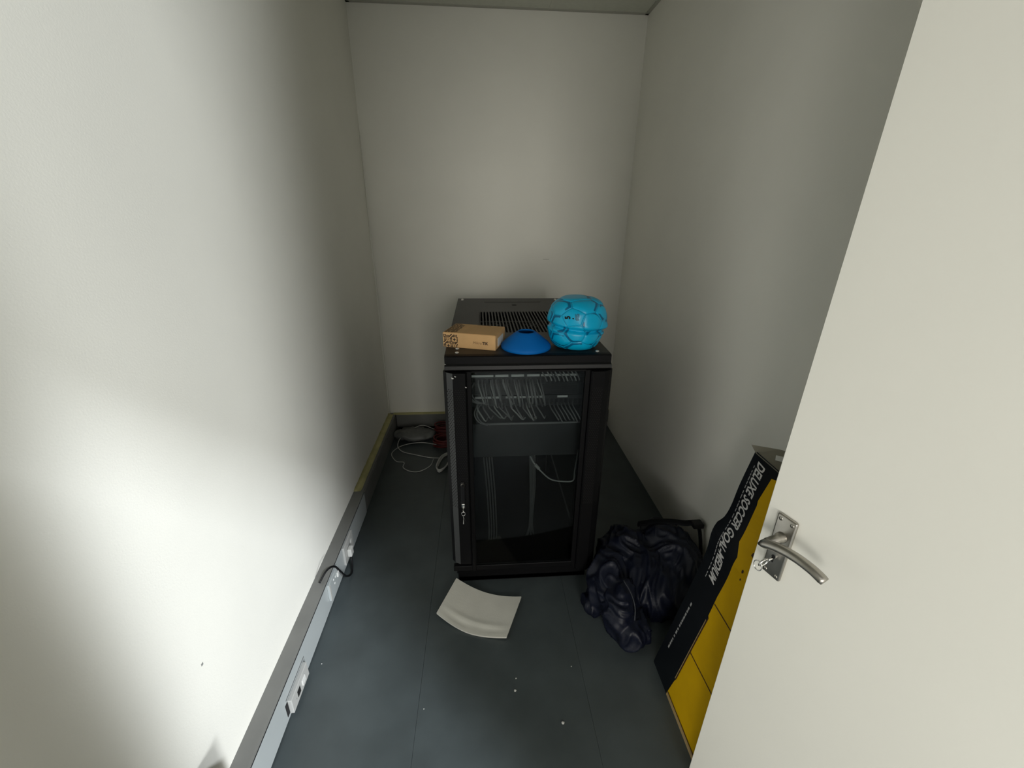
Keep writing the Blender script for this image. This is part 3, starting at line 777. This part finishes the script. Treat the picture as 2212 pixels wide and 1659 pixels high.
# ------------------------------------------------------------------ navy bag slumped by the carton
def blob(bm, c, r, rz=0.0, sub=4):
    ret = bmesh.ops.create_icosphere(bm, subdivisions=sub, radius=1.0)
    for v in ret['verts']:
        p = Vector((v.co.x*r[0], v.co.y*r[1], v.co.z*r[2])); p.rotate(Matrix.Rotation(rz, 3, 'Z')); v.co = p + Vector(c)
bm = bmesh.new()
blob(bm, (0.70, -0.10, 0.080), (0.160, 0.180, 0.130), 0.3)
blob(bm, (0.62, 0.02, 0.100), (0.12, 0.13, 0.125), -0.2)
blob(bm, (0.515, -0.095, 0.080), (0.085, 0.150, 0.120), -0.35)
blob(bm, (0.460, -0.150, 0.030), (0.065, 0.065, 0.040), 0.2)
blob(bm, (0.80, -0.02, 0.125), (0.115, 0.19, 0.130), 0.1)
blob(bm, (0.525, -0.235, 0.090), (0.065, 0.105, 0.105), -0.45)
blob(bm, (0.550, -0.290, 0.045), (0.070, 0.080, 0.075), 0.0)
tmp = obj('tmp', bm, NAVY)
md = tmp.modifiers.new('r', 'REMESH'); md.mode = 'VOXEL'; md.voxel_size = 0.006
bpy.context.view_layer.update()
me = bpy.data.meshes.new_from_object(tmp.evaluated_get(bpy.context.evaluated_depsgraph_get()))
bpy.data.objects.remove(tmp)
bm = bmesh.new(); bm.from_mesh(me)
for _ in range(3): bmesh.ops.smooth_vert(bm, verts=bm.verts, factor=0.5, use_axis_x=True, use_axis_y=True, use_axis_z=True)
bm.normal_update()
new = []
for v in bm.verts:
    p = v.co
    w = Vector((p.x*9 + 1.4*noise.noise(p*6), p.y*7 - p.z*3, p.z*5 + 2*noise.noise(p*5)))
    rid = 1 - abs(noise.noise(w)*2.0); rid2 = 1 - abs(noise.noise(w*2.3 + Vector((9, 2, 4)))*2.0)
    new.append(p + v.normal*(0.020*(rid**2 - 0.45) + 0.010*(rid2**2 - 0.45)))
for v, c in zip(bm.verts, new):
    v.co = c; v.co.z = max(v.co.z, 0.001)
    # keep clear of the leaning carton
bag = thing('sports_bag', 'slumped navy nylon bag with black strap beside the leaning carton', 'bag', (0.62, -0.1, 0))
for v in bm.verts: v.co -= Vector((0.62, -0.1, 0))
obj('bag_body', bm, NAVY, bag, True)
bpy.data.meshes.remove(me)
off = Vector((0.62, -0.1, 0))
def bagpts(l): return [Vector(p) - off for p in l]
st = obj('shoulder_strap', tube(bmesh.new(), spline(bagpts([(0.70, 0.10, 0.205), (0.76, 0.07, 0.240), (0.82, 0.045, 0.258), (0.875, 0.02, 0.268), (0.915, 0.005, 0.278), (0.930, -0.01, 0.250), (0.935, -0.04, 0.17), (0.930, -0.08, 0.06)]), 6), 0.019, 10, flat=0.35), WEB, bag, True)
obj('strap_buckle', B(0.896 - off.x, 0.944 - off.x, -0.020 - off.y, 0.022 - off.y, 0.264, 0.286, bev=0.005), BLACKR, st)
obj('streak_cord', tube(bmesh.new(), spline(bagpts([(0.528, -0.222, 0.212), (0.545, -0.262, 0.192), (0.552, -0.300, 0.162), (0.545, -0.330, 0.125)]), 6), 0.0025, 6), mat('cord_navy', (0.025, 0.028, 0.036), 0.5), bag, True)  # thin cord whose paler colour stands in for a highlight streak

# ------------------------------------------------------------------ sockets on the trunking
xs = XL + DS
def plate(name, label, y0, y1, z0, z1, M, d=0.010, tilt=0.0):
    t = thing(name, label, 'socket', (xs, (y0 + y1)/2, z0))
    h = (y1 - y0)/2
    p = obj('faceplate', B(0.0, d, -h, h, 0.0, z1 - z0, bev=0.002), M, t)
    t.rotation_euler = (tilt, 0, 0)
    return t, p
t, p = plate('power_socket', 'grey wall socket far along trunking with white plug in it', 0.105, 0.232, 0.032, 0.128, mat('pale_plate', (0.50, 0.50, 0.48), 0.4))
obj('rocker_switch', B(0.010, 0.013, 0.020, 0.036, 0.052, 0.070, bev=0.001, seg=1), WHITEP, p)
pg = thing('mains_plug', 'white moulded plug pushed into the far trunking socket', 'plug', (xs + 0.0101, 0.148, 0.078))
obj('plug_body', B(0.0, 0.020, -0.017, 0.017, -0.024, 0.018, bev=0.005, seg=3), WHITEP, pg)
cpts = spline([(xs + 0.020, 0.146, 0.055), (xs + 0.028, 0.125, 0.025), (xs + 0.034, 0.085, 0.007), (xs + 0.026, 0.045, 0.030), (xs + 0.016, 0.012, 0.095), (xs + 0.008, -0.018, 0.150), (xs - 0.008, -0.055, 0.166), (xs - 0.024, -0.100, HS + 0.006)], 7)
tag(obj('mains_flex', tube(bmesh.new(), cpts, 0.0042, 8), BLACKR, None, True), 'black flex from the white plug looping over the trunking ledge', 'cord')
t, p = plate('power_socket', 'empty socket plate under black flex, middle one on the trunking', -0.100, 0.012, 0.046, 0.128, SKIRT)
obj('rocker_switch', B(0.010, 0.016, 0.030, 0.046, 0.040, 0.062, bev=0.001, seg=1), WHITEP, p)
for (y, z) in ((0.016, 0.058), (-0.004, 0.062), (0.002, 0.038)):
    bm = lathe(bmesh.new(), [(0, 0.0012), (0.0045, 0.001), (0.0050, 0)], 12); place_bm(bm, (0.010, y, z), (0, 1, 0), (0, 0, 1), (1, 0, 0)); obj('pin_hole_cap', bm, WHITEP, p)
obj('end_trim', B(0.010, 0.0125, -0.056, -0.046, 0.004, 0.078), GREYP, p)
t, p = plate('data_socket', 'pale twin data outlet nearest the camera on the trunking, one port open', -0.505, -0.375, 0.016, 0.076, GREYP, d=0.014)
obj('port_shutter', B(0.014, 0.017, 0.010, 0.034, 0.018, 0.042, bev=0.001), WHITEP, p)
obj('open_port', B(0.014, 0.0146, -0.026, -0.004, 0.016, 0.042), HOLE, p)
bm = lathe(bmesh.new(), [(0, 0.0006), (0.003, 0.0005), (0.003, 0)], 10); place_bm(bm, (0.014, -0.036, 0.026), (0, 1, 0), (0, 0, 1), (1, 0, 0)); obj('screw', bm, SCUFF, p)
obj('missing_blank', B(xs, xs + 0.0012, -0.520, -0.505, 0.022, 0.074), DARKGAP).parent = bl
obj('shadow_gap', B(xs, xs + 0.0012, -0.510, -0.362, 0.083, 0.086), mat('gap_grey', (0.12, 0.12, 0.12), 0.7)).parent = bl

# ------------------------------------------------------------------ clutter behind the rack on the left
random.seed(21)
pw = thing('adaptor_bundle', 'grey plastic bag of adaptors lying on floor in back left corner', 'adaptor', (-0.50, 1.33, 0))
bm = bmesh.new(); blob(bm, (0, 0, 0.035), (0.15, 0.075, 0.035), 0.05, 4)
for v in bm.verts:
    v.co += Vector((0, 0, 0.016*noise.noise(v.co*14) + 0.012*(1 - abs(noise.noise(v.co*26))*2))) + Vector((0.012*noise.noise(v.co*9 + Vector((3, 1, 2))), 0, 0)); v.co.z = max(0.001, v.co.z)
obj('wrap', bm, mat('grey_wrap', (0.13, 0.135, 0.13), 0.45, var=0.15, scale=12), pw, True)
obj('brick', B(-0.10, 0.06, 0.055, 0.11, 0.0, 0.045, bev=0.008), mat('adaptor_grey', (0.13, 0.13, 0.125), 0.5), pw)
def coil(name, c, r, n, tr, M, label, cat, grp, zr=0.02):
    pts = []
    for k in range(n*16 + 1):
        a = 2*PI*k/16; rr = r*(1 + 0.12*math.sin(a*0.37 + k*0.1))
        pts.append((c[0] + rr*math.cos(a), c[1] + rr*0.8*math.sin(a), c[2] + zr*(k/(n*16)) + 0.004*math.sin(a*1.7)))
    return tag(obj(name, tube(bmesh.new(), pts, tr, 6), M, None, True), label, cat, grp)
coil('cable_coil', (-0.290, 1.36, 0.012), 0.060, 6, 0.006, RED, 'dark red coiled cable at the wall behind the rack', 'cable', 'red coils', 0.09)
coil('cable_coil', (-0.275, 1.22, 0.010), 0.070, 6, 0.006, RED, 'dark red coiled cable nearer the rack side on the floor', 'cable', 'red coils', 0.06)
tag(obj('white_cable', tube(bmesh.new(), spline([(-0.36, 1.38, 0.05), (-0.46, 1.40, 0.072), (-0.57, 1.30, 0.05), (-0.60, 1.22, 0.02), (-0.56, 1.15, 0.006), (-0.46, 1.10, 0.005), (-0.36, 1.06, 0.005), (-0.29, 1.05, 0.005)], 8), 0.0028, 6), CABLE, None, True), 'thin pale cable arching off the grey bundle to the rack', 'cable')
tag(obj('white_cable', tube(bmesh.new(), spline([(-0.33, 1.19, 0.03), (-0.45, 1.24, 0.02), (-0.57, 1.22, 0.01), (-0.625, 1.13, 0.005), (-0.58, 1.03, 0.004), (-0.525, 1.01, 0.004), (-0.52, 0.95, 0.004), (-0.47, 0.905, 0.004), (-0.41, 0.90, 0.004), (-0.35, 0.96, 0.004), (-0.335, 1.04, 0.004)], 8), 0.0028, 6), CABLE, None, True), 'thin pale cable looping widest over the floor behind', 'cable')
for k in range(3):
    pts = spline([(-0.225 - 0.004*k, 1.10 + 0.01*k, 0.012), (-0.275 - 0.004*k, 1.04, 0.014 + 0.006*k), (-0.300 - 0.003*k, 0.93, 0.010 + 0.006*k), (-0.285, 0.880 + 0.006*k, 0.008 + 0.005*k), (-0.255 + 0.004*k, 0.92, 0.010 + 0.006*k), (-0.225 + 0.003*k, 1.02, 0.012)], 6)
    tag(obj('folded_lead', tube(bmesh.new(), pts, 0.005, 6, flat=0.5), CABLE, None, True), ('lowest', 'middle', 'topmost')[k] + ' loop of white flat lead bunched against the rack side', 'cable', 'folded white lead')
